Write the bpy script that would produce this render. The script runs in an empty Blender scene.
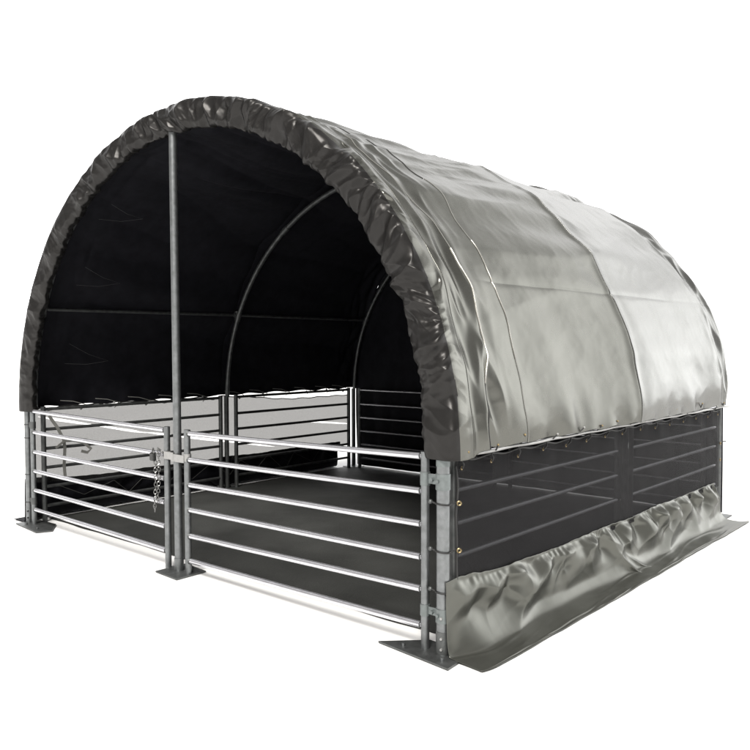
import bpy, math, random
import numpy as np
from mathutils import Matrix, Vector
random.seed(5)
S = bpy.context.scene
# ------------------------------------------------------------------ camera
cam = bpy.data.cameras.new('camera'); co = bpy.data.objects.new('camera', cam); S.collection.objects.link(co)
r_, u_, f_ = Vector((0.75318, 0.65781, -0.00234)), Vector((-0.0229, 0.02978, 0.99929)), Vector((-0.65741, 0.7526, -0.03749))
m = Matrix((r_, u_, -f_)).transposed().to_4x4(); m.translation = Vector((6.9567, -3.2053, 1.6))
co.matrix_world = m
cam.lens = 778.39/750*36; cam.sensor_width = 36; cam.clip_end = 500; cam.clip_start = .05
S.camera = co
# ------------------------------------------------------------------ world: bright overcast white beyond the tent, a darker hall behind the viewer
W_ = bpy.data.worlds.new('World'); S.world = W_; W_.use_nodes = True
nt = W_.node_tree; nt.nodes.clear()
def wn(t, **k):
    n = nt.nodes.new(t)
    for a, b in k.items(): setattr(n, a, b)
    return n
tc = wn('ShaderNodeTexCoord')
dot = wn('ShaderNodeVectorMath', operation='DOT_PRODUCT'); dot.inputs[1].default_value = (0.10, 1.0, 0.42)
mr = wn('ShaderNodeMapRange', interpolation_type='SMOOTHSTEP')
mr.inputs['From Min'].default_value = -0.30; mr.inputs['From Max'].default_value = 0.45
mr.inputs['To Min'].default_value = 0.0; mr.inputs['To Max'].default_value = 1.0
mx = wn('ShaderNodeMix', data_type='RGBA')
mx.inputs[6].default_value = (0.25, 0.24, 0.235, 1); mx.inputs[7].default_value = (1.9, 1.89, 1.88, 1)
bg = wn('ShaderNodeBackground'); out = wn('ShaderNodeOutputWorld')
L = nt.links.new
L(tc.outputs['Generated'], dot.inputs[0]); L(dot.outputs['Value'], mr.inputs['Value']); L(mr.outputs['Result'], mx.inputs[0])
sep = wn('ShaderNodeSeparateXYZ'); mz = wn('ShaderNodeMapRange', interpolation_type='SMOOTHSTEP')
mz.inputs['From Min'].default_value = .40; mz.inputs['From Max'].default_value = .80; mz.inputs['To Min'].default_value = 1.0; mz.inputs['To Max'].default_value = .30
mul = wn('ShaderNodeVectorMath', operation='SCALE')
L(tc.outputs['Generated'], sep.inputs[0]); L(sep.outputs['Z'], mz.inputs['Value']); L(mx.outputs[2], mul.inputs[0]); L(mz.outputs['Result'], mul.inputs['Scale'])
# added bands for the cloth to mirror; everything in view stays burnt out white
mpc = wn('ShaderNodeMapping'); mpc.inputs['Scale'].default_value = (1.1, 1.1, 4.2); mpc.inputs['Location'].default_value = (3.1, .7, 1.3)
nzc = wn('ShaderNodeTexNoise'); nzc.inputs['Scale'].default_value = 1.5; nzc.inputs['Detail'].default_value = 3
mc = wn('ShaderNodeMapRange', interpolation_type='SMOOTHSTEP')
mc.inputs['From Min'].default_value = .38; mc.inputs['From Max'].default_value = .64; mc.inputs['To Min'].default_value = .60; mc.inputs['To Max'].default_value = 1.75
mul2 = wn('ShaderNodeVectorMath', operation='SCALE')
L(tc.outputs['Generated'], mpc.inputs[0]); L(mpc.outputs[0], nzc.inputs['Vector']); L(nzc.outputs['Fac'], mc.inputs['Value'])
mxr = wn('ShaderNodeMapRange', interpolation_type='SMOOTHSTEP')       # darker surroundings to the right of the view
mxr.inputs['From Min'].default_value = .10; mxr.inputs['From Max'].default_value = .52; mxr.inputs['To Min'].default_value = 1.0; mxr.inputs['To Max'].default_value = .14
mul3 = wn('ShaderNodeVectorMath', operation='SCALE')
L(sep.outputs['X'], mxr.inputs['Value']); L(mul.outputs[0], mul3.inputs[0]); L(mxr.outputs['Result'], mul3.inputs['Scale'])
L(mul3.outputs[0], mul2.inputs[0]); L(mc.outputs['Result'], mul2.inputs['Scale'])
# bright low glow at the right edge of the sky, beyond the shelter
gd = wn('ShaderNodeVectorMath', operation='DOT_PRODUCT'); gd.inputs[1].default_value = Vector((.40, .90, .14)).normalized()
gp = wn('ShaderNodeMath', operation='POWER'); gp.inputs[1].default_value = 14.0
gm = wn('ShaderNodeMath', operation='MAXIMUM'); gm.inputs[1].default_value = 0.0
gs = wn('ShaderNodeVectorMath', operation='SCALE'); gs.inputs[0].default_value = (3.2, 3.22, 3.2)
ga = wn('ShaderNodeVectorMath', operation='ADD')
L(tc.outputs['Generated'], gd.inputs[0]); L(gd.outputs['Value'], gm.inputs[0]); L(gm.outputs[0], gp.inputs[0]); L(gp.outputs[0], gs.inputs['Scale'])
L(mul2.outputs[0], ga.inputs[0]); L(gs.outputs[0], ga.inputs[1])
L(ga.outputs[0], bg.inputs['Color']); L(bg.outputs[0], out.inputs[0])
# soft sun, high on the right
sl = bpy.data.lights.new('sun', 'SUN'); sl.energy = 5.0; sl.angle = math.radians(24); sl.color = (1, .97, .92)
so = bpy.data.objects.new('sun', sl); S.collection.objects.link(so)
sd = Vector((0.45, -0.85, 1.0)).normalized()
so.rotation_euler = sd.to_track_quat('Z', 'Y').to_euler()
S.view_settings.view_transform = 'Standard'; S.view_settings.look = 'None'
S.view_settings.exposure = 0.2; S.view_settings.gamma = 1
S.cycles.max_bounces = 8; S.cycles.transparent_max_bounces = 16

# ------------------------------------------------------------------ noise
rng = np.random.RandomState(3)
PERM = np.concatenate([rng.permutation(256)]*3)
GR = rng.normal(size=(256, 3)); GR /= np.linalg.norm(GR, axis=1)[:, None]
def noise(x, y, z=0.0):
    x, y, z = np.broadcast_arrays(np.asarray(x, float), np.asarray(y, float), np.asarray(z, float))
    i = [np.floor(a).astype(int) for a in (x, y, z)]; f = [x-i[0], y-i[1], z-i[2]]
    w = [a*a*a*(a*(a*6-15)+10) for a in f]; tot = 0
    for a in (0, 1):
        for b in (0, 1):
            for c in (0, 1):
                h = PERM[PERM[PERM[(i[0]+a) & 255]+((i[1]+b) & 255)]+((i[2]+c) & 255)]
                g = GR[h]; d = g[..., 0]*(f[0]-a)+g[..., 1]*(f[1]-b)+g[..., 2]*(f[2]-c)
                tot = tot + d*(w[0] if a else 1-w[0])*(w[1] if b else 1-w[1])*(w[2] if c else 1-w[2])
    return tot*1.5
def ridge(x, y, z=0.0): return 1-np.sqrt(noise(x, y, z)**2+.0012)*2.4     # sharp crease lines, slightly rounded
def voro(x, y, seed=0):
    x, y = np.broadcast_arrays(np.asarray(x, float), np.asarray(y, float)); ix = np.floor(x).astype(int); iy = np.floor(y).astype(int)
    f1 = np.full(x.shape, 9.); f2 = np.full(x.shape, 9.)
    for i in (-1, 0, 1):
        for j in (-1, 0, 1):
            h = PERM[PERM[(ix+i+seed*7) & 255]+((iy+j+seed*13) & 255)]
            d = np.hypot(ix+i+.5+.42*np.sin(h*12.9)-x, iy+j+.5+.42*np.cos(h*78.2)-y)
            f2 = np.minimum(f2, np.maximum(f1, d)); f1 = np.minimum(f1, d)
    return f1, f2
def sst(a, b, x):
    t = np.clip((x-a)/(b-a), 0, 1); return t*t*(3-2*t)

# ------------------------------------------------------------------ materials
def mat(name, col, rough=.5, metal=0.0, spec=.5, var=.15, vscale=6.0, bump=0.0, bscale=40.0, rvar=.1, coat=0.0, stretch=(1, 1, 1), tint=1.0):
    M = bpy.data.materials.new(name); M.use_nodes = True; n = M.node_tree; b = n.nodes['Principled BSDF']
    t = n.nodes.new('ShaderNodeTexCoord'); mp = n.nodes.new('ShaderNodeMapping'); mp.inputs['Scale'].default_value = stretch
    n.links.new(t.outputs['Object'], mp.inputs[0])
    nz = n.nodes.new('ShaderNodeTexNoise'); nz.inputs['Scale'].default_value = vscale; nz.inputs['Detail'].default_value = 6
    n.links.new(mp.outputs[0], nz.inputs['Vector'])
    cr = n.nodes.new('ShaderNodeValToRGB')
    cr.color_ramp.elements[0].position = .3; cr.color_ramp.elements[1].position = .7
    cr.color_ramp.elements[0].color = [c*(1-var) for c in col]+[1]; cr.color_ramp.elements[1].color = [min(1, c*(1+var)) for c in col]+[1]
    n.links.new(nz.outputs['Fac'], cr.inputs[0]); n.links.new(cr.outputs[0], b.inputs['Base Color'])
    m2 = n.nodes.new('ShaderNodeMapRange'); m2.inputs['To Min'].default_value = max(.02, rough-rvar); m2.inputs['To Max'].default_value = min(1, rough+rvar)
    nz2 = n.nodes.new('ShaderNodeTexNoise'); nz2.inputs['Scale'].default_value = vscale*2.7; nz2.inputs['Detail'].default_value = 4
    n.links.new(mp.outputs[0], nz2.inputs['Vector'])
    n.links.new(nz2.outputs['Fac'], m2.inputs['Value']); n.links.new(m2.outputs[0], b.inputs['Roughness'])
    b.inputs['Metallic'].default_value = metal; b.inputs['Specular IOR Level'].default_value = spec; b.inputs['Coat Weight'].default_value = coat
    b.inputs['Coat Roughness'].default_value = .25; b.inputs['Specular Tint'].default_value = (tint, tint, tint, 1)
    if bump:
        nb = n.nodes.new('ShaderNodeTexNoise'); nb.inputs['Scale'].default_value = bscale; nb.inputs['Detail'].default_value = 5
        n.links.new(mp.outputs[0], nb.inputs['Vector'])
        bp = n.nodes.new('ShaderNodeBump'); bp.inputs['Strength'].default_value = bump; bp.inputs['Distance'].default_value = .01
        n.links.new(nb.outputs['Fac'], bp.inputs['Height']); n.links.new(bp.outputs[0], b.inputs['Normal'])
    return M
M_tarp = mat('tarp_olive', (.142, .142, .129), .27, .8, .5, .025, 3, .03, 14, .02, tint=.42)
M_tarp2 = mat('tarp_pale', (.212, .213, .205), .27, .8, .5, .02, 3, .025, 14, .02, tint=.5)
M_sleeve = mat('tarp_shaded', (.028, .0268, .026), .36, .58, .5, .08, 8, .06, 30, .05, tint=.6)  # same cloth as the roof, painted dark for the shade in front
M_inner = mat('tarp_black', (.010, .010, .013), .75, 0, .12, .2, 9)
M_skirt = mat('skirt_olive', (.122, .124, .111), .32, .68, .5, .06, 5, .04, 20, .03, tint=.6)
M_galv = mat('galvanised', (.225, .235, .24), .42, .9, .5, .18, 26, .12, 120, .1)
M_galvd = mat('galvanised_dull_shaded', (.12, .125, .125), .5, .8, .5, .25, 18, .12, 90, .1)  # dull fittings; also the backlit shade painted on the left rails
M_rail = mat('rail_steel', (.74, .74, .78), .24, .85, .5, .1, 30, .05, 120, .07, 0, (.3, 1, 1))
M_clamp = mat('clamp_zinc', (.19, .21, .21), .5, .7, .5, .12, 40)
M_pale = mat('zinc_pale', (.33, .33, .325), .45, .4, .5, .08, 40)
M_brass = mat('brass', (.26, .20, .11), .4, .9, .5, .1, 60)
M_cord = mat('bungee_black', (.015, .015, .015), .6)
M_cordg = mat('cord_grey', (.16, .16, .15), .6)
M_string = mat('string_dark', (.05, .05, .05), .6)
M_gleam = mat('cord_gleam', (.42, .41, .38), .28, .6, .8, .35, 9, 0, 40, .1)  # pale copy of the cord, gleam painted into its colour
M_floor = mat('floor_rubber', (.040, .041, .039), .7, 0, .3, .3, 1.6, .3, 60, .1)
M_ground = mat('ground_white', (.93, .93, .93), .9, 0, .1, .01, 2)
M_chain = mat('chain_steel', (.25, .25, .245), .3, .95)
M_lock = mat('lock_black', (.02, .02, .02), .4)
def mesh_mat(name, col, alpha, nscale=220):
    M = mat(name, col, .8, 0, .2, .12, 12); n = M.node_tree; b = n.nodes['Principled BSDF']
    o = n.nodes['Material Output']; tr = n.nodes.new('ShaderNodeBsdfTransparent'); mxs = n.nodes.new('ShaderNodeMixShader')
    t = n.nodes.new('ShaderNodeTexCoord'); nz = n.nodes.new('ShaderNodeTexNoise'); nz.inputs['Scale'].default_value = nscale
    nz.inputs['Detail'].default_value = 2
    mp = n.nodes.new('ShaderNodeMapping'); mp.inputs['Scale'].default_value = (1, .45, 1)
    n.links.new(t.outputs['Object'], mp.inputs[0]); n.links.new(mp.outputs[0], nz.inputs['Vector'])
    m2 = n.nodes.new('ShaderNodeMapRange'); m2.inputs['From Min'].default_value = .25; m2.inputs['From Max'].default_value = .75
    m2.inputs['To Min'].default_value = alpha-.035; m2.inputs['To Max'].default_value = alpha+.035
    n.links.new(nz.outputs['Fac'], m2.inputs[0]); n.links.new(m2.outputs[0], mxs.inputs[0])
    n.links.new(tr.outputs[0], mxs.inputs[1]); n.links.new(b.outputs[0], mxs.inputs[2]); n.links.new(mxs.outputs[0], o.inputs['Surface'])
    return M
M_mesh = mesh_mat('windbreak_net', (.009, .0085, .0095), .82)
M_meshL = mesh_mat('windbreak_net_backlit', (.02, .02, .02), .77)  # same dark net, thinned and lightened to paint in its backlit look

# ------------------------------------------------------------------ builders
def link(o, parent=None):
    S.collection.objects.link(o)
    if parent: o.parent = parent
    return o
def thing(name, label, cat, loc=(0, 0, 0), group=None):
    o = bpy.data.objects.new(name, None); link(o); o.location = loc; o['label'] = label; o['category'] = cat
    if group: o['group'] = group
    return o
def obj(name, vs, fs, ms, parent=None, smooth=True, mi=None, label=None):
    me = bpy.data.meshes.new(name); me.from_pydata([tuple(map(float, v)) for v in vs], [], [tuple(map(int, f)) for f in fs])
    for mm in (ms if isinstance(ms, (list, tuple)) else [ms]): me.materials.append(mm)
    me.polygons.foreach_set('use_smooth', [smooth]*len(me.polygons))
    if mi is not None: me.polygons.foreach_set('material_index', mi)
    me.update(); o = bpy.data.objects.new(name, me); link(o, parent)
    if parent:
        p = parent; off = Vector((0, 0, 0))
        while p: off += p.location; p = p.parent
        me.transform(Matrix.Translation(-off))
    if label: o['label'] = label
    return o
class MB:
    def __init__(s): s.v = []; s.f = []; s.st = []
    def each(s, name, ms, parent=None, smooth=True, bevel=0):
        ends = s.st[1:]+[(len(s.v), len(s.f))]; res = []
        for (v0, f0), (v1, f1) in zip(s.st, ends):
            q = MB(); q.v = s.v[v0:v1]; q.f = [tuple(i-v0 for i in f) for f in s.f[f0:f1]]; res.append(q.build(name, ms, parent, smooth, bevel))
        return res
    def tube(s, pts, r, n=14, cap=True, closed=False):
        s.st.append((len(s.v), len(s.f))); pts = [Vector(p) for p in pts]; N = len(pts); base = len(s.v); nrm = None
        for i, p in enumerate(pts):
            if closed: t = pts[(i+1) % N]-pts[i-1]
            else: t = pts[min(i+1, N-1)]-pts[max(i-1, 0)]
            t.normalize()
            if nrm is None:
                a = Vector((0, 0, 1)) if abs(t.z) < .9 else Vector((1, 0, 0)); nrm = t.cross(a).normalized()
            nrm = (nrm-t*nrm.dot(t)).normalized(); bn = t.cross(nrm)
            rr = r[i] if isinstance(r, (list, tuple)) else r
            for k in range(n):
                A = 2*math.pi*k/n; s.v.append(p+(nrm*math.cos(A)+bn*math.sin(A))*rr)
        for i in range(N if closed else N-1):
            j = (i+1) % N
            for k in range(n):
                l = (k+1) % n; s.f.append((base+i*n+k, base+i*n+l, base+j*n+l, base+j*n+k))
        if cap and not closed:
            s.f.append(tuple(base+k for k in range(n))[::-1]); s.f.append(tuple(base+(N-1)*n+k for k in range(n)))
        return s
    def box(s, a, b, bev=0.0):
        s.st.append((len(s.v), len(s.f))); base = len(s.v); (x0, y0, z0), (x1, y1, z1) = a, b
        for z in (z0, z1):
            for x, y in ((x0, y0), (x1, y0), (x1, y1), (x0, y1)): s.v.append(Vector((x, y, z)))
        for q in ((0, 3, 2, 1), (4, 5, 6, 7), (0, 1, 5, 4), (1, 2, 6, 5), (2, 3, 7, 6), (3, 0, 4, 7)): s.f.append(tuple(base+i for i in q))
        return s
    def prism(s, pts, z0, z1):
        s.st.append((len(s.v), len(s.f))); base = len(s.v); n = len(pts)
        for z in (z0, z1):
            for x, y in pts: s.v.append(Vector((x, y, z)))
        s.f.append(tuple(base+i for i in range(n))[::-1]); s.f.append(tuple(base+n+i for i in range(n)))
        for i in range(n): s.f.append((base+i, base+(i+1) % n, base+n+(i+1) % n, base+n+i))
        return s
    def ball(s, c, r, sx=1, sy=1, sz=1):
        s.st.append((len(s.v), len(s.f))); base = len(s.v); A, B = 8, 12; c = Vector(c)
        for i in range(A+1):
            for k in range(B):
                t = math.pi*i/A; p = 2*math.pi*k/B
                s.v.append(c+Vector((sx*r*math.sin(t)*math.cos(p), sy*r*math.sin(t)*math.sin(p), sz*r*math.cos(t))))
        for i in range(A):
            for k in range(B): s.f.append((base+i*B+k, base+i*B+(k+1) % B, base+(i+1)*B+(k+1) % B, base+(i+1)*B+k)[::-1])
        return s
    def torus(s, c, R, r, ax, n=16, m=8, sx=1.0, sdir=None):
        c = Vector(c); ax = Vector(ax).normalized(); a = Vector(sdir).normalized() if sdir else ax.orthogonal().normalized(); b = ax.cross(a)
        return s.tube([c+a*(R*sx*math.cos(2*math.pi*i/n))+b*(R*math.sin(2*math.pi*i/n)) for i in range(n)], r, m, closed=True)
    def build(s, name, ms, parent=None, smooth=True, bevel=0, label=None):
        o = obj(name, s.v, s.f, ms, parent, smooth, label=label)
        if smooth:
            md = o.modifiers.new('n', 'EDGE_SPLIT'); md.split_angle = math.radians(50)
        if bevel:
            md = o.modifiers.new('b', 'BEVEL'); md.width = bevel; md.segments = 2
        return o
def grid(name, P, ms, parent=None, mi=None, thick=0.0, label=None, mat_off=0, keep=None, flip=False):
    nu, nv = P.shape[:2]; idx = np.arange(nu*nv).reshape(nu, nv)
    F = np.stack([idx[:-1, :-1], idx[1:, :-1], idx[1:, 1:], idx[:-1, 1:]], -1)
    if keep is not None: F = F[keep]; 
    F = F.reshape(-1, 4)
    if flip: F = F[:, ::-1]
    o = obj(name, P.reshape(-1, 3), F, ms, parent, True, mi, label)
    if thick:
        sd_ = o.modifiers.new('s', 'SOLIDIFY'); sd_.thickness = thick; sd_.offset = -1; sd_.material_offset = mat_off; sd_.material_offset_rim = 0
    return o

# ------------------------------------------------------------------ dimensions
W, D, ZC, RH, SQ = 4.6459, 4.3251, 1.041, 2.335, .929
CX = W/2; YM = 2.235
def arc(a, R, y, zc=ZC): return (CX+R*math.cos(a), y, zc+R*SQ*math.sin(a))      # a = 0 right, pi left

# ------------------------------------------------------------------ setting
G = 120
g = obj('ground', [(-G, -G, 0), (G, -G, 0), (G, G, 0), (-G, G, 0)], [(0, 1, 2, 3)], M_ground, smooth=False); g['kind'] = 'structure'
yy = np.linspace(.21, 4.42, 120); xx = np.linspace(-.06, 4.70, 130); X, Y = np.meshgrid(xx, yy, indexing='ij')
Z = .008+.006*(noise(X*1.1, Y*1.1)+.5)+.003*noise(X*4, Y*4, 2)
fl = grid('floor', np.stack([X, Y+.012*noise(X*3, 1.5)*(Y < .3), np.maximum(Z, .004)], -1), M_floor); fl['kind'] = 'structure'

# ------------------------------------------------------------------ steel frame
fr = thing('shelter_frame', 'galvanised steel frame of the round topped shelter, with hoops, posts and tall centre pole', 'tent frame', (CX, 0, 0))
for y in (0.0, YM, D):
    h = MB(); N = 72
    h.tube([arc(math.pi*i/N, RH-.03 if y else RH-.05, y if y else .05) for i in range(N+1)], .024, 14)
    o = h.build('hoop', M_galvd if y else M_galv, fr)
    c = MB()
    for a in (.42, .95, 1.57, 2.19, 2.72):
        p, q = arc(a-.022, RH-.03 if y else RH-.05, y or .05), arc(a+.022, RH-.03 if y else RH-.05, y or .05); c.tube([p, q], .030, 14)
    c.each('pipe_joint', M_galvd, o)
def post(x, y, h=1.04, r=.028, m=M_galv, plate=None):
    b = MB().tube([(x, y, .004), (x, y, h)], r, 20)
    o = b.build('post', m, fr)
    if plate:
        pb = MB().prism(plate, .004, .014); pb.build('base_plate', M_galvd, o, bevel=.002)
        bb = MB()
        for q in plate[:0]: pass
        cx = sum(p[0] for p in plate)/len(plate); cy = sum(p[1] for p in plate)/len(plate)
        for k in range(2):
            t = .55; q = plate[k]
            px, py = q[0]*t+cx*(1-t), q[1]*t+cy*(1-t)
            bb.tube([(px, py, .012), (px, py, .030)], .010, 6)
        bb.each('anchor_bolt', M_galv, o)
    return o
RX = 4.617
pr = post(RX, 0, 1.04, .034, M_galv, [(4.25, -.085), (4.745, -.135), (4.735, -.02), (4.68, .10), (4.45, .11)])
# coupling sleeves and bolt heads on the near right post
cb = MB().tube([(RX, 0, .02), (RX, 0, .135)], .0365, 20); cb.build('foot_socket', M_galvd, pr)
bb = MB()
for z in (.05, .105, .21): bb.tube([(RX+.014, -.030, z), (RX+.018, -.044, z)], .007, 6)
bb.each('bolt', M_pale, pr)
pl_ = post(0.0, 0, 1.04, .027, M_galv, [(-.05, -.10), (.42, -.14), (.47, -.02), (.26, .12), (-.04, .10)])
bb = MB()
for z in (.20, .45, .78, .90): bb.torus((0, 0, z), .028, .004, (0, 0, 1), 18, 6)
for z in (.06, .12): bb.tube([(.02, -.018, z), (.027, -.03, z)], .007, 6)
bb.each('cable_tie', M_cord, pl_)
sq = lambda x, y, s=.13: [(x-s, y-s), (x+s, y-s), (x+s, y+s), (x-s, y+s)]
for x in (0.0, RX):
    post(x, YM, 1.04, .026, M_galvd, sq(x, YM, .10)); post(x, D, 1.04, .026, M_galvd, sq(x, D, .10))
cp = MB().tube([(2.305, 0, .004), (2.300, 0, 1.6), (2.290, 0, ZC+(RH-.05)*SQ)], .0285, 22).build('centre_pole', M_galv, fr)
MB().prism([(2.20, -.125), (2.475, -.14), (2.47, .11), (2.20, .13)], .004, .013).build('base_plate', M_galvd, cp, bevel=.002)
MB().tube([(2.305, 0, .01), (2.305, 0, .10)], .033, 20).build('foot_socket', M_galv, cp)
g2 = MB(); b0 = len(g2.v)
g2.prism([(2.305, .03), (2.42, .03), (2.42, .036), (2.305, .036)], .013, .016)
g2.v += [Vector((2.34, .03, .013)), Vector((2.45, .03, .013)), Vector((2.34, .03, .14)), Vector((2.34, .036, .013)), Vector((2.45, .036, .013)), Vector((2.34, .036, .14))]
k = b0+8; g2.f += [(k, k+1, k+2), (k+3, k+5, k+4), (k, k+2, k+5, k+3), (k+1, k+4, k+5, k+2)]
g2.build('gusset', M_galvd, cp, False)
for x in (.205, W-.205):
    pb = MB().tube([(x, -.0, 1.93), (x, YM, 1.94), (x, D, 1.93)], .016, 12); pb.build('side_tie_bar', M_galvd, fr)
    c = MB(); c.tube([(x, YM-.05, 1.94), (x, YM+.05, 1.94)], .024, 12); c.tube([(x, YM, 1.90), (x, YM, 1.98)], .03, 12); c.build('cross_clamp', M_galvd, fr)

# ------------------------------------------------------------------ gates and panels
def panel(name, label, cat, A, B, zA, zB, group=None, rr=.0175, ur=.0225, mu=M_galv, mrail=M_rail, zlow=.01, ztop=1.05, joints=True):
    A = Vector(A); B = Vector(B); t = thing(name, label, cat, A, group)
    for P, top in ((A, zA[0]+.025), (B, zB[0]+.025)):
        MB().tube([(P.x, P.y, zlow), (P.x, P.y, top)], ur, 18).build('upright', mu, t)
    for a, b in zip(zA, zB):
        bow = random.uniform(-.004, .004)
        p = [Vector((A.x, A.y, a)), Vector((A.x, A.y, a)).lerp(Vector((B.x, B.y, b)), .5)+Vector((0, 0, bow-.003)), Vector((B.x, B.y, b))]
        q = [p[0]*(1-s)**2+p[1]*2*s*(1-s)+p[2]*s*s for s in [i/10 for i in range(11)]]
        o = MB().tube(q, rr, 16).build('rail', mrail, t)
        if joints:
            d = (B-A).normalized(); w = MB()
            for P, s, z in ((A, 1, a), (B, -1, b)):
                c = Vector((P.x, P.y, z))+d*s*(ur-.002); w.tube([c, c+d*s*.010], [rr+.006, rr+.001], 14)
            w.each('weld', M_galvd, o)
    return t
gl = panel('front_gate', 'closed left front gate of six shiny rails with a chain hung near its latch upright', 'gate', (.10, 0, 0), (2.19, -.01, 0),
      (1.025, .838, .662, .49, .318, .145), (1.002, .826, .652, .478, .305, .132), 'pair of front gates')
grt = panel('front_gate', 'right front gate of six shiny rails, clamped to the near right corner post', 'gate', (2.425, -.005, 0), (4.502, 0, 0),
      (.995, .812, .636, .462, .278, .103), (1.025, .842, .668, .494, .325, .133), 'pair of front gates')
# latch collars at the centre pole
def collar(x, y, z0, z1, r, m, parent, name='collar'): return MB().tube([(x, y, z0), (x, y, z1)], r, 20).build(name, m, parent)
for t, x in ((gl, 2.19), (grt, 2.425)):
    b = MB().tube([(x, -.004, .80), (x, -.004, .852)], .0265, 18)
    b.box((min(x, 2.30), -.038, .80), (max(x, 2.30), -.031, .852)) if x < 2.3 else b.box((2.27, -.0365, .79), (x, -.030, .842))
    b.build('latch_strap', M_pale, t)
for z0, z1, pz in ((.875, .945, .9), (.19, .25, .2)):
    b = MB().tube([(4.502, 0, z0), (4.502, 0, z1)], .0265, 20); b.box((4.51, -.006, z0+.012), (4.60, .0, z1-.008))
    b.tube([(4.555, -.002, (z0+z1)/2), (4.555, -.022, (z0+z1)/2)], .010, 6)
    b.build('hinge_clamp', M_clamp, grt)
    b = MB().tube([(RX, 0, z0-.01), (RX, 0, z1+.002)], .0385, 20); b.tube([(RX-.005, -.036, (z0+z1)/2), (RX-.005, -.047, (z0+z1)/2)], .009, 6)
    b.build('post_clamp', M_clamp, pr)
for z in (.9, .22):
    b = MB().tube([(.10, 0, z-.03), (.10, 0, z+.03)], .0265, 18); b.box((.0, -.006, z-.02), (.09, 0, z+.02)); b.build('hinge_clamp', M_galvd, gl)
# hoop socket at top of near right post
MB().tube([(RX, 0, .985), (RX, 0, 1.03)], .0365, 20).build('hoop_socket', M_clamp, pr)
Z6 = (1.03, .845, .67, .495, .32, .145)
kw = dict(rr=.015, mu=M_galvd, mrail=M_rail, joints=False)
GP = 'barred livestock panels around the shelter'
panel('livestock_panel', 'near barred steel panel behind the dark net on the right side', 'panel', (4.612, .10, 0), (4.612, 2.12, 0), Z6, Z6, GP, **kw)
panel('livestock_panel', 'far barred steel panel behind the dark net on the right side', 'panel', (4.612, 2.34, 0), (4.612, 4.25, 0), Z6, Z6, GP, **kw)
kw['mrail'] = M_galvd  # left rails in darker steel, which paints in their backlit shade
panel('livestock_panel', 'barred steel panel on the left side, nearest the front gate', 'panel', (.03, .13, 0), (.03, 2.13, 0), Z6, Z6, GP, **kw)
panel('livestock_panel', 'barred steel panel on the left side, between middle hoop and rear corner', 'panel', (.03, 2.345, 0), (.03, 4.20, 0), Z6, Z6, GP, **kw)
kw['mrail'] = M_rail; kw['rr'] = .013
panel('livestock_panel', 'barred steel panel in the rear left corner against the black back wall', 'panel', (.16, 4.27, 0), (2.22, 4.27, 0), Z6, Z6, GP, **kw)
panel('livestock_panel', 'rear barred steel panel on the right, mostly hidden by the right tarpaulin edge', 'panel', (2.42, 4.27, 0), (4.50, 4.27, 0), Z6, Z6, GP, **kw)

# chain on left gate
ch = thing('gate_chain', 'short steel chain with a black padlock looped over the left gate rail', 'chain', (2.09, -.03, .8))
b = MB()
def links(path, b):
    for i, (p, q) in enumerate(zip(path[:-1], path[1:])):
        p, q = Vector(p), Vector(q); d = q-p; side = Vector((1, -.6, 0)).normalized() if i % 2 else Vector((.6, 1, 0)).normalized()
        b.torus((p+q)/2, d.length*.40, .0034, side, 12, 6, 1.55, d)
def cat(p, q, n, sag=0, sx=0): return [(p[0]+(q[0]-p[0])*t+sx*math.sin(math.pi*t), p[1]+(q[1]-p[1])*t-.004*math.sin(t*30), p[2]+(q[2]-p[2])*t-sag*math.sin(math.pi*t)) for t in [i/n for i in range(n+1)]]
links(cat((2.075, -.035, .80), (2.07, -.04, .43), 14, 0, .012), b)
links(cat((2.115, -.04, .86), (2.10, -.04, .47), 15, 0, .022), b)
links(cat((2.11, -.035, .87), (2.16, -.03, .84), 3), b)
b.each('chain_link', M_chain, ch)
b = MB(); b.torus((2.075, -.042, .425), .022, .004, (.5, 1, 0), 16, 6); b.build('end_ring', M_chain, ch)
b = MB(); b.box((2.045, -.065, .775), (2.095, -.035, .835)); b.build('padlock', M_lock, ch, False, bevel=.008)
b = MB(); b.torus((2.075, -.05, .845), .02, .005, (.3, 1, 0), 16, 6); b.build('shackle', M_chain, ch)

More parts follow.
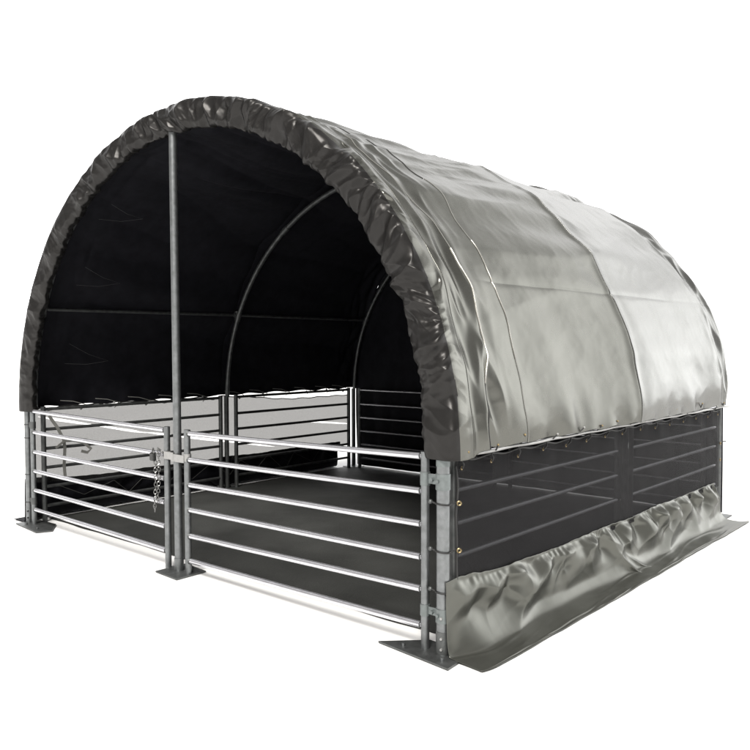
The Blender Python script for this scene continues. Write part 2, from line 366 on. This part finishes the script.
# ------------------------------------------------------------------ roof tarpaulin
YB = D+.075
rt = thing('roof_tarpaulin', 'grey green curved tarpaulin roof stretched over the hoops, crumpled round the front edge', 'tarpaulin', (CX, 0, ZC))
def roofR(a, y):
    s = np.sin(a)
    bay = np.where(y < YM, y/YM, (y-YM)/(D-YM)); bay = np.clip(bay, 0, 1)
    R = 2.392-.030*np.sin(np.pi*bay)**1.0*(.35+.65*s)
    R = R+.010*np.exp(-((y-YM)/.05)**2)
    # long drape folds running down the length of the roof, fanning out of the front edge
    al = a*2.39
    env = sst(.10, .9, y)*(.35+.65*sst(.2, 1.0, a))
    R = R+env*(.080*noise(al*1.5+y*.12, y*.45, 1)+.036*noise(al*3.0-y*.30, y*.5, 2)+(.026+.020*sst(.8, 1.3, a))*ridge(al*1.7-y*.25, y*.35, 4)-.014)
    R = R+.010*noise(al*3.3, y*1.1, 9)*sst(0, .6, y)
    # taut folds over the crown, fanning from the front hem towards the middle hoop
    fan = sst(.75, 1.15, a)*(1-sst(2.0, 2.4, a))*sst(.05, .35, y)*(1-.75*sst(YM-.5, YM, y))
    R = R+fan*(.030*(ridge(al*2.9-y*.42+.25*noise(y*.9, al), y*.18, 71)-.6)+.012*(ridge(al*6.3-y*.8, y*.3, 72)-.6))
    # sharp parallel hem wrinkles near front hoop and rear hoop
    ef = np.exp(-((y-.27)/.17)**2)*(1-.65*sst(1.5, 2.2, a)); eb = np.exp(-((y-4.20)/.17)**2)
    sk = y+.13*noise(al*.9, 3.3)+.05*al
    R = R+ef*(.030*ridge(al*.75, sk*4.0, 7)+.018*ridge(al*2.1, sk*7, 12)-.03)
    R = R+eb*(.035*ridge(al*1.2, sk*4.5, 17)+.016*ridge(al*2.6, sk*7, 22)-.03)
    # crease along the side tie bar
    for ap in (.432,):
        q = (a-ap)*2.39; R = R-.012*np.exp(-np.abs(q)/.028)*sst(.45, .8, y)*(1-.6*sst(YM, D, y))+.006*np.exp(-(q/.10)**2)
    # crumple: fine
    R = R+.0028*ridge(al*2.6+y*.8, y*2.2, 31)+.0012*ridge(al*6-y*1.5, y*3.2, 33)+.0006*noise(al*16, y*16, 40)
    # tugs at the lower edge lacing
    for aa in (a, np.pi-a):
        R = R+.022*np.exp(-aa/.05)*np.cos(2*np.pi*y/.30)*.45+.020*np.exp(-aa/.22)*noise(y*2.6+aa*2.5, aa*3, 50)*2
    return R
def roofP(a, y, dr=0.0):
    R = roofR(a, y)+dr
    low = .012*np.exp(-a/.04)*(.5+.5*np.cos(2*np.pi*y/.30)) - .008*np.exp(-(np.pi-a)/.03)*np.cos(2*np.pi*y/.41)
    zb = 1.045
    z = zb+R*SQ*np.sin(a)*1.0+low
    x = CX+R*np.cos(a)
    return np.stack([x, y+0*a, z], -1)
# band profile at the front
def crumple(a, s):
    al = a*2.3+.10*noise(a*5, s*1.5, 70); q = s*.32
    wx = .35*noise(al*2, q*3, 64); wy = .35*noise(al*2, q*3, 65)
    v1 = voro(al*4.6+q*1.8+wx, q*3.0+wy, 1)[0]; v2 = voro(al*11-q*5+wx*2, q*5.5+wy*2, 2)[0]; v3 = voro(al*19+q*5, q*17+wy*3, 3)[0]
    c = .020*(ridge(al*7.5+q*1.6+wx, q*1.1, 66)-.6)+.088*(v1-.45)+.030*(v2-.45)+.005*(v3-.45)+.020*(ridge(al*2.6-q*3.0, q*2.5, 61)-.6)
    return c
PR = np.array([[0, 2.392, .13], [.14, 2.402, .06], [.26, 2.402, .0], [.40, 2.385, -.045], [.55, 2.33, -.062], [.72, 2.265, -.060], [.86, 2.215, -.045], [.94, 2.19, -.015], [1.0, 2.205, .03]])
def cr_interp(x, xs, ys):
    n = len(xs); m_ = np.gradient(ys, xs); i = np.clip(np.searchsorted(xs, x)-1, 0, n-2); h = xs[i+1]-xs[i]; t = (x-xs[i])/h
    return (2*t**3-3*t**2+1)*ys[i]+(t**3-2*t**2+t)*h*m_[i]+(-2*t**3+3*t**2)*ys[i+1]+(t**3-t**2)*h*m_[i+1]
NA, NS = 1700, 84
a = np.linspace(0, np.pi, NA); s = np.linspace(1, 0, NS)
A, Sg = np.meshgrid(a, s, indexing='ij')
R = cr_interp(Sg, PR[:, 0], PR[:, 1]); Yb = cr_interp(Sg, PR[:, 0], PR[:, 2])
wgt = sst(.0, .14, Sg)*(1-.45*sst(.8, 1, Sg)); c = crumple(A, Sg)*(.5+.7*sst(0, .35, A))
c = c*(1-.5*sst(1.7, 2.5, A)-.45*sst(1.4, 2.3, A)*(1-sst(.35, .6, Sg))); c = c*(1-.6*sst(1.0, 1.5, A)*(1-sst(.38, .62, Sg))); c = c*(1-.7*sst(np.pi-.45, np.pi-.05, A))
Yb = Yb-c*wgt*.80; R = R+c*wgt*(.05+.40*(1-sst(.8, 1.5, A)))*(1-sst(.45, .7, Sg))
ruf = .018*noise(A*2.3*5, Sg*2, 80)+.012*ridge(A*2.3*11, Sg*3, 81)-.008+.010*noise(A*2.3*22, Sg*4, 85)
R = R+ruf*sst(.70, .97, Sg)
Yb = Yb+.018*noise(A*2.3*12, 2.2, 82)*sst(.8, 1, Sg)
# blend into the roof surface at s=0
base = roofR(A, np.full_like(A, .13)); k = 1-sst(.0, .30, Sg); R = R*(1-k)+(R-2.392+base)*k
Zb = 1.045+R*SQ*np.sin(A)
Xb = CX+R*np.cos(A)
# the sleeve hem hangs a little past the post tops
drop = np.exp(-A/.02)+np.exp(-(np.pi-A)/.02)
Zb = Zb-.025*drop
Pb = np.stack([Xb, Yb, Zb], -1)
cover_y = np.concatenate([np.linspace(.13, 1.0, 110), np.linspace(1.0, YM, 90)[1:]])
A1, Y1 = np.meshgrid(np.linspace(0, np.pi, NA), cover_y, indexing='ij')
P1 = roofP(A1, Y1); 
low0 = P1[:, :1, 2]*0
P1[:, 0, :] = Pb[:, -1, :]
for i in range(1, 9): P1[:, i, :] = P1[:, i, :]*(i/9)+(P1[:, i, :]+(Pb[:, -1, :]-roofP(a, np.full_like(a, .13))))*(1-i/9)
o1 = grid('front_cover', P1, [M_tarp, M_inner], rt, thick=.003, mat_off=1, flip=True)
mi_ = np.where((Sg[:-1, :-1]+.02*noise(A[:-1, :-1]*9, .3)) > .27, 0, 2).reshape(-1)  # shaded colour inside, roof colour outside: paints the edge of the shade
grid('crumpled_sleeve', Pb, [M_sleeve, M_inner, M_tarp, M_inner], o1, mi=mi_, thick=.003, mat_off=1, flip=True, label='crumpled sleeve of the tarpaulin gathered round the front hoop, its shade painted in')
cy2 = np.concatenate([np.linspace(YM, 3.8, 110), np.linspace(3.8, YB, 60)[1:]])
A2, Y2 = np.meshgrid(np.linspace(0, np.pi, 900), cy2, indexing='ij')
P2 = roofP(A2, Y2, .0015+.012*sst(YM+.0, YM+.25, Y2)*(1-sst(D-.4, D, Y2)))
P2[:, :, 0] = CX+(P2[:, :, 0]-CX)*(1-.02*sst(D+.0, YB, Y2)); 
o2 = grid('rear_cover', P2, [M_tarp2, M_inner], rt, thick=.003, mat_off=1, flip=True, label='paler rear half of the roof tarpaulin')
# rear hem turned inwards
A3, S3 = np.meshgrid(np.linspace(0, np.pi, 400), np.linspace(0, 1, 12), indexing='ij')
Pe = roofP(A3[:, 0], np.full(400, YB), .004); Pe[:, 0] = CX+(Pe[:, 0]-CX)*.98
P3 = np.repeat(Pe[:, None, :], 12, 1); ctr = np.array([CX, YB, ZC])
sh = 1-.05*S3-.004*noise(A3*20, S3*3); P3[:, :, 0] = CX+(P3[:, :, 0]-CX)*sh; P3[:, :, 2] = ZC+(P3[:, :, 2]-ZC)*sh; P3[:, :, 1] += .03*np.sin(np.pi*S3)
grid('rear_hem', P3, [M_tarp, M_inner], rt, thick=.003, mat_off=1, flip=True)
# seam weld, tape along middle hoop
def band_on_roof(name, y0, y1, a0, a1, m, dr, parent, wob=0.0, n=500, seed=0):
    aa = np.linspace(a0, a1, n); w = wob*noise(aa*2.2, seed+.5)+wob*.25*noise(aa*9, seed+3.5)
    A_, V_ = np.meshgrid(aa, np.linspace(0, 1, 5), indexing='ij')
    Yv = y0+w[:, None]+(y1-y0)*V_
    P = roofP(A_, Yv, dr+.002*np.sin(np.pi*V_)); return grid(name, P, m, parent, thick=.002)
ee = roofP(np.zeros(200), np.linspace(.16, YB-.05, 200))
MB().tube([(4.695+.003*math.sin(p[1]*9), p[1], 1.038+.002*math.sin(p[1]*14)) for p in ee], .009, 10).build('lit_rail_standin', M_pale, rt)  # added pale rod, stands in for the bright top rail under the hem
def cord_on_roof(name, y0, a0, a1, m, r, wob, seed, parent):
    aa = np.linspace(a0, a1, 260); yv = y0+wob*noise(aa*2.0, seed+.5)+wob*.35*noise(aa*7, seed+3.5)
    P = roofP(aa, yv, r*.4); return MB().tube([tuple(p) for p in P], r, 8).build(name, m, parent)
cord_on_roof('tie_cord', .33, .0, .16, M_cord, .0036, .14, 1, rt); cord_on_roof('tie_cord', .33, .16, .52, M_gleam, .0050, .14, 1, rt); cord_on_roof('tie_cord', .33, .52, .98, M_cordg, .0030, .14, 1, rt)  # one cord in three tones: the pale length paints the gleam
cord_on_roof('tie_cord', .63, .0, .22, M_cordg, .0034, .08, 5, rt); cord_on_roof('tie_cord', .63, .22, .56, M_gleam, .0040, .08, 5, rt); cord_on_roof('tie_cord', .63, .56, .80, M_cordg, .0030, .08, 5, rt)
cord_on_roof('tie_cord', .63, .80, 1.25, M_cord, .003, .05, 5, rt)
cord_on_roof('tie_cord', 4.03, .0, 1.2, M_gleam, .005, .07, 9, rt)
# loose strings hanging inside the left of the roof
for i, (yy0, aa0) in enumerate(((.25, 2.17), (.30, 2.50), (.33, 2.86))):
    p = Vector(arc(aa0, 2.26, yy0)); q = p+Vector((.08, .24+.05*i, -.10-.03*i)); r2 = Vector(arc(aa0+.09, 2.27, yy0-.02))
    MB().tube([p, p.lerp(q, .5)+Vector((0, 0, -.02)), q, q.lerp(r2, .5)+Vector((0, 0, -.02)), r2], .0009, 6).build('loose_string', M_string, rt)

# ------------------------------------------------------------------ rear wall
bw = thing('rear_wall_tarpaulin', 'black tarpaulin closing the back of the shelter behind the rear bars', 'tarpaulin', (CX, D, 0))
NX, NZ = 220, 140
U, V = np.meshgrid(np.linspace(-1, 1, NX), np.linspace(0, 1, NZ), indexing='ij')
top = ZC+(RH+.02)*SQ*np.sqrt(np.clip(1-(U*.995)**2, 0, 1)); Xw = CX+U*(RH-.02)
Zw = .03+V*(top-.03)
Yw = D+.055+.022*ridge(Xw*2.6, Zw*.5, 3)*(1-.5*V)+.02*noise(Xw*1.2, Zw*1.2, 5)-.01
grid('curtain', np.stack([Xw, Yw, Zw], -1), [M_inner], bw, thick=.003)

# ------------------------------------------------------------------ side nets
def net(name, label, x, sgn, m, streak_slits=(), z0=.33, z1=lambda y: 1.005+0*y, wave=.008):
    t = thing(name, label, 'net', (x, YM, 0))
    ys = np.linspace(.07, 4.25, 500); zs = np.linspace(0, 1, 240); Yn, V = np.meshgrid(ys, zs, indexing='ij')
    sc = wave*np.cos(2*np.pi*(Yn-.1)/.30)*np.exp(-(1-V)/.05); z1v = z1(Yn)
    Zn = z0-.03+.05*np.exp(-((Yn-.07)/.35)**2)+(z1v-z0+.03-.05*np.exp(-((Yn-.07)/.35)**2))*V+sc
    Xn = x+sgn*(.006*noise(Yn*1.6, Zn*2, 5)+.004*ridge(Yn*3+Zn*1.5, Zn*4, 7)+.006*np.cos(2*np.pi*(Yn-.1)/.30)*np.exp(-(1-V)/.1))
    P = np.stack([Xn, Yn, Zn], -1)
    keep = np.ones((499, 239), bool)
    yc = (Yn[:-1, :-1]+Yn[1:, 1:])/2; zc_ = (Zn[:-1, :-1]+Zn[1:, 1:])/2
    for (ya, za, yb, zb_, h) in streak_slits:
        tt = (yc-ya)/(yb-ya); zz = za+(zb_-za)*tt; keep &= ~((tt > 0) & (tt < 1) & (np.abs(zc_-zz) < h*np.clip(np.minimum(tt, 1-tt)*8, .15, 1)*(.8+.5*noise(yc*2.3, 1.7))))
    grid('net_cloth', P, m, t, keep=keep)
    # top hem
    hb = []
    for y in np.linspace(.07, 4.25, 160):
        hb.append((x+sgn*(.004+.006*math.cos(2*math.pi*(y-.1)/.30)), y, float(z1(y))+wave*math.cos(2*math.pi*(y-.1)/.30)))
    MB().tube(hb, .006, 8).build('top_hem', M_cord, t)
    return t
nr = net('net_screen', 'dark windbreak net laced over the bars on the right side', 4.645, 1, M_mesh)
nl = net('net_screen', 'grey backlit windbreak net on the left side seen from inside', -.012, -1, M_meshL,  # slits invented to let white through as bright streaks of light
         [(.10, .962, 1.22, .717, .013), (1.15, .735, 2.95, .405, .013), (3.40, .676, 4.25, .578, .016)], z0=.34, z1=lambda y: np.where(y < 2.25, 1.045-.03*np.maximum(0, np.cos(2*np.pi*(y-.2)/.62))**4, 1.035-.075*sst(2.25, 3.3, y)), wave=.004)
def tie(parent, x, y, z, lean, up, sgn):
    o = MB().torus((x+sgn*.008, y, z), .0075, .003, (1, 0, 0), 14, 6).build('eyelet', M_brass, parent)
    p0 = Vector((x+sgn*.012, y, z)); p1 = Vector((x+sgn*.016, y+lean*.4, z+up*.45)); p2 = Vector((x+sgn*(.070), y+lean, z+up))
    b = MB().tube([p0, p0.lerp(p1, .5)+Vector((sgn*.012, 0, 0)), p1, p1.lerp(p2, .5)+Vector((sgn*.01, 0, 0)), p2], .0045, 8)
    b.build("bungee_tie", M_cord, parent)
    MB().ball(p2, .007).build('toggle', M_brass if random.random() < .6 else M_pale, parent)
for i, y in enumerate([.10, .38, .66, .95, 1.24, 1.52, 1.80, 2.08, 2.40, 2.68, 2.98, 3.28, 3.58, 3.88, 4.15]):
    tie(nr, 4.655, y, .975+random.uniform(-.008, .008), random.choice((.12, .10, -.03, .06)), random.uniform(.09, .13), 1)
for i, y in enumerate([.5, .85, 1.2, 1.55, 1.9, 2.4, 2.75, 3.1, 3.45, 3.8, 4.1]):
    MB().ball((.02, y, 1.03+random.uniform(-.02, .03)), .011).build('toggle', M_pale, nl)
    MB().tube([(.02, y, 1.0), (.05, y+.04, 1.05), (.06, y-.10, 1.09), (.02, y-.2, 1.10)], .0035, 6).build('bungee_tie', M_cordg, nl)
# ties round the near right post
for z in (.79, .545, .335):
    b = MB().torus((RX, 0, z), .040, .0042, (.05, .1, 1), 22, 6); b.tube([(RX+.038, .0, z), (4.655, .065, z+.004)], .004, 6); b.tube([(RX-.036, -.01, z), (RX-.065, -.012, z+.006)], .005, 6)
    b.build('bungee_tie', M_cord, nr)
    MB().ball((RX-.072, -.012, z+.006), .013).build('toggle', M_galvd, nr)
    MB().torus((4.668, .07, z), .010, .0045, (.6, -.6, 0), 14, 6).build('eyelet', M_brass, nr)
for z in (.70, .55):
    MB().torus((4.668, 4.22, z), .010, .0045, (1, 0, 0), 14, 6).build('eyelet', M_brass, nr)
MB().tube([(4.66, 4.22, .70), (4.62, 4.36, .70), (4.66, 4.40, .70)], .005, 8).build('bungee_tie', M_cord, nr)
# front edge of right net
MB().tube([(4.652+.004*math.sin(z*23), .07+.006*math.sin(z*17), z) for z in np.linspace(.36, .98, 40)], .006, 8).build('side_hem', M_cord, nr)

# loose pale strap on left side
ls = thing('hanging_strap', 'pale loose strap dangling over the left bars near the front corner', 'strap', (.04, .2, .3))
sp = [(.06, .17, .97), (.07, .24, .86), (.07, .30, .74), (.07, .31, .66), (.07, .30, .50), (.07, .31, .38)]
b = MB()
def ribbon(b, pts, w, nrm):
    base = len(b.v)
    for i, p in enumerate(pts):
        p = Vector(p); t = (Vector(pts[min(i+1, len(pts)-1)])-Vector(pts[max(i-1, 0)])).normalized(); sd_ = t.cross(Vector(nrm)).normalized()
        for k_, dd in ((-1, 0), (1, 0), (1, .002), (-1, .002)): b.v.append(p+sd_*w*k_/2+Vector(nrm)*dd)
    for i in range(len(pts)-1):
        for k_ in range(4): b.f.append((base+i*4+k_, base+i*4+(k_+1) % 4, base+(i+1)*4+(k_+1) % 4, base+(i+1)*4+k_))
ribbon(b, sp, .030, (1, 0, 0))
ribbon(b, [(.075, .30, .73), (.085, .38, .73), (.09, .48, .70), (.09, .56, .63), (.09, .52, .60), (.09, .46, .62)], .028, (1, 0, 0))
ribbon(b, [(.075, .22, .67), (.085, .30, .73), (.09, .42, .74), (.09, .52, .72)], .022, (1, 0, 0))
b.build('webbing', M_cordg, ls)

# ------------------------------------------------------------------ ground skirts
def skirt(name, label, x0, sgn, ya, yb, seed, out, m, zt):
    t = thing(name, label, 'tarpaulin', (x0, (ya+yb)/2, 0))
    ys = np.linspace(ya, yb, 900); vs = np.linspace(0, 1, 110); Y, V = np.meshgrid(ys, vs, indexing='ij')
    # profile: top hem -> bulge -> floor contact -> flat lip
    pts = np.array([[0, .0, 1.0], [.06, .002, .94], [.14, .020, .84], [.28, .050, .62], [.42, .058, .40], [.54, .072, .20], [.62, .098, .08], [.70, .140, .026], [.80, .215, .012], [1.0, out, .006]])
    X = cr_interp(V, pts[:, 0], pts[:, 1]); Zr = cr_interp(V, pts[:, 0], pts[:, 2])
    top = zt+.050*np.exp(-((Y-.07)/.35)**2)+.012*noise(Y*2, seed)+.010*np.abs(noise(Y*7, seed+2))
    hang = (1-sst(.50, .75, V)); hs = sst(.0, .14, V)
    # hanging cloth: gathered ripples at the top, V shaped pulls below, big soft folds lower
    fan = Y+.25*noise(Y*.9, 1.3, seed)*V
    amp = .45+.9*np.clip(.5+noise(Y*1.3, seed+11), 0, 1)
    ph = 2*np.pi*(fan+.06*noise(Y*2.2, seed+12))/.29
    pl0 = np.cos(ph+V*(2.5*noise(Y*.8, seed+13)))
    f = -.022*(np.abs(np.cos(ph/2))**3*2-1)*amp*hs*np.exp(-((V-.16)/.17)**2)
    f += .030*(ridge(fan*1.5+V*.9, V*.8, seed+1)-.5)*hs*hang*amp
    f += .016*(ridge(fan*3.4-V*1.6, V*1.2, seed+2)-.5)*hs*np.exp(-((V-.25)/.18)**2)
    f += .006*np.clip(noise(Y*2.1, seed+15)+.25, 0, 1)*np.cos(2*np.pi*Y/.062+6*noise(Y*3, seed))*np.exp(-((V-.07)/.06)**2)
    f += .045*noise(fan*1.2, V*1.3, seed+4)*hs*hang
    vf = voro(fan*3.1+V*1.2+.4*noise(Y*2, V*2, seed), V*2.6+.3*noise(Y*2, V*2, seed+3), 5)[0]; f += .060*(vf-.45)*hs*hang*np.exp(-((V-.24)/.22)**2)
    # a big soft pocket near the front corner and one kinked fold by the middle post
    f += -.045*np.exp(-((Y-.30)/.26)**2-((V-.38)/.14)**2)
    kk = Y-(2.02+(V-.6)*.5); f += .050*np.exp(-np.abs(kk)/.045)*np.exp(-((V-.58)/.13)**2)
    kk = Y-(2.17+(V-.6)*.8); f += .035*np.exp(-np.abs(kk)/.05)*np.exp(-((V-.60)/.12)**2)
    f += .015*np.cos(2*np.pi*Y/.30)*np.exp(-((V-.12)/.08)**2)
    Xf = x0+sgn*(X+f)*(1-.8*np.exp(-((Y-ya)/.16)**2)*(1-sst(.66, .9, V)))
    Z = np.maximum(Zr, 0)*top
    Z += sst(.6, .75, V)*(.010*np.clip(ridge(Y*1.5+V*3, V*6, seed+6)-.55, 0, 1)+.004*(noise(Y*6, V*8, seed+7)+.4))+.005
    flap = sst(.62, 1, V)
    Yf = Y.copy()
    # lip edge: long gentle waviness
    Xf += sgn*flap*(.012*noise(Y*.9, seed+8)+.006*noise(Y*3.5, seed+9))
    # near corner of the lip is rounded off; far corner flares out past the rear post
    nearc = np.exp(-(Y-ya)/.05); Xf -= sgn*flap*nearc*.03; Yf -= flap*nearc*.02
    farc = np.exp(-(yb-Y)/.16); Yf += farc*(sst(.3, 1, V)*.10)+farc*sst(.7, 1, V)*.06
    return grid('skirt_cloth', np.stack([Xf, Yf, np.maximum(Z, .004)], -1), m, t, thick=.002)
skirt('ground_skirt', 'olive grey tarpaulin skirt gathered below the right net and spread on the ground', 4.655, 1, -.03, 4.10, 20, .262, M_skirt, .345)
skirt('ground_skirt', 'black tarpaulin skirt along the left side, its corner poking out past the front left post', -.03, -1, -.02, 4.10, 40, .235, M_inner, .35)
b = MB(); zz = []
for i in range(19):
    y = .3+i*.21; zz.append((.05, y, .17 if i % 2 else .31))
lc = thing('lacing_string', 'thin zigzag string lacing the left skirt to the lowest bar', 'string', (.05, .3, .2))
MB().tube([Vector(p)+Vector((random.uniform(0, .02), random.uniform(-.09, .09), random.uniform(-.05, .03))) for p in zz], .0010, 5).build('string', M_cordg, lc)
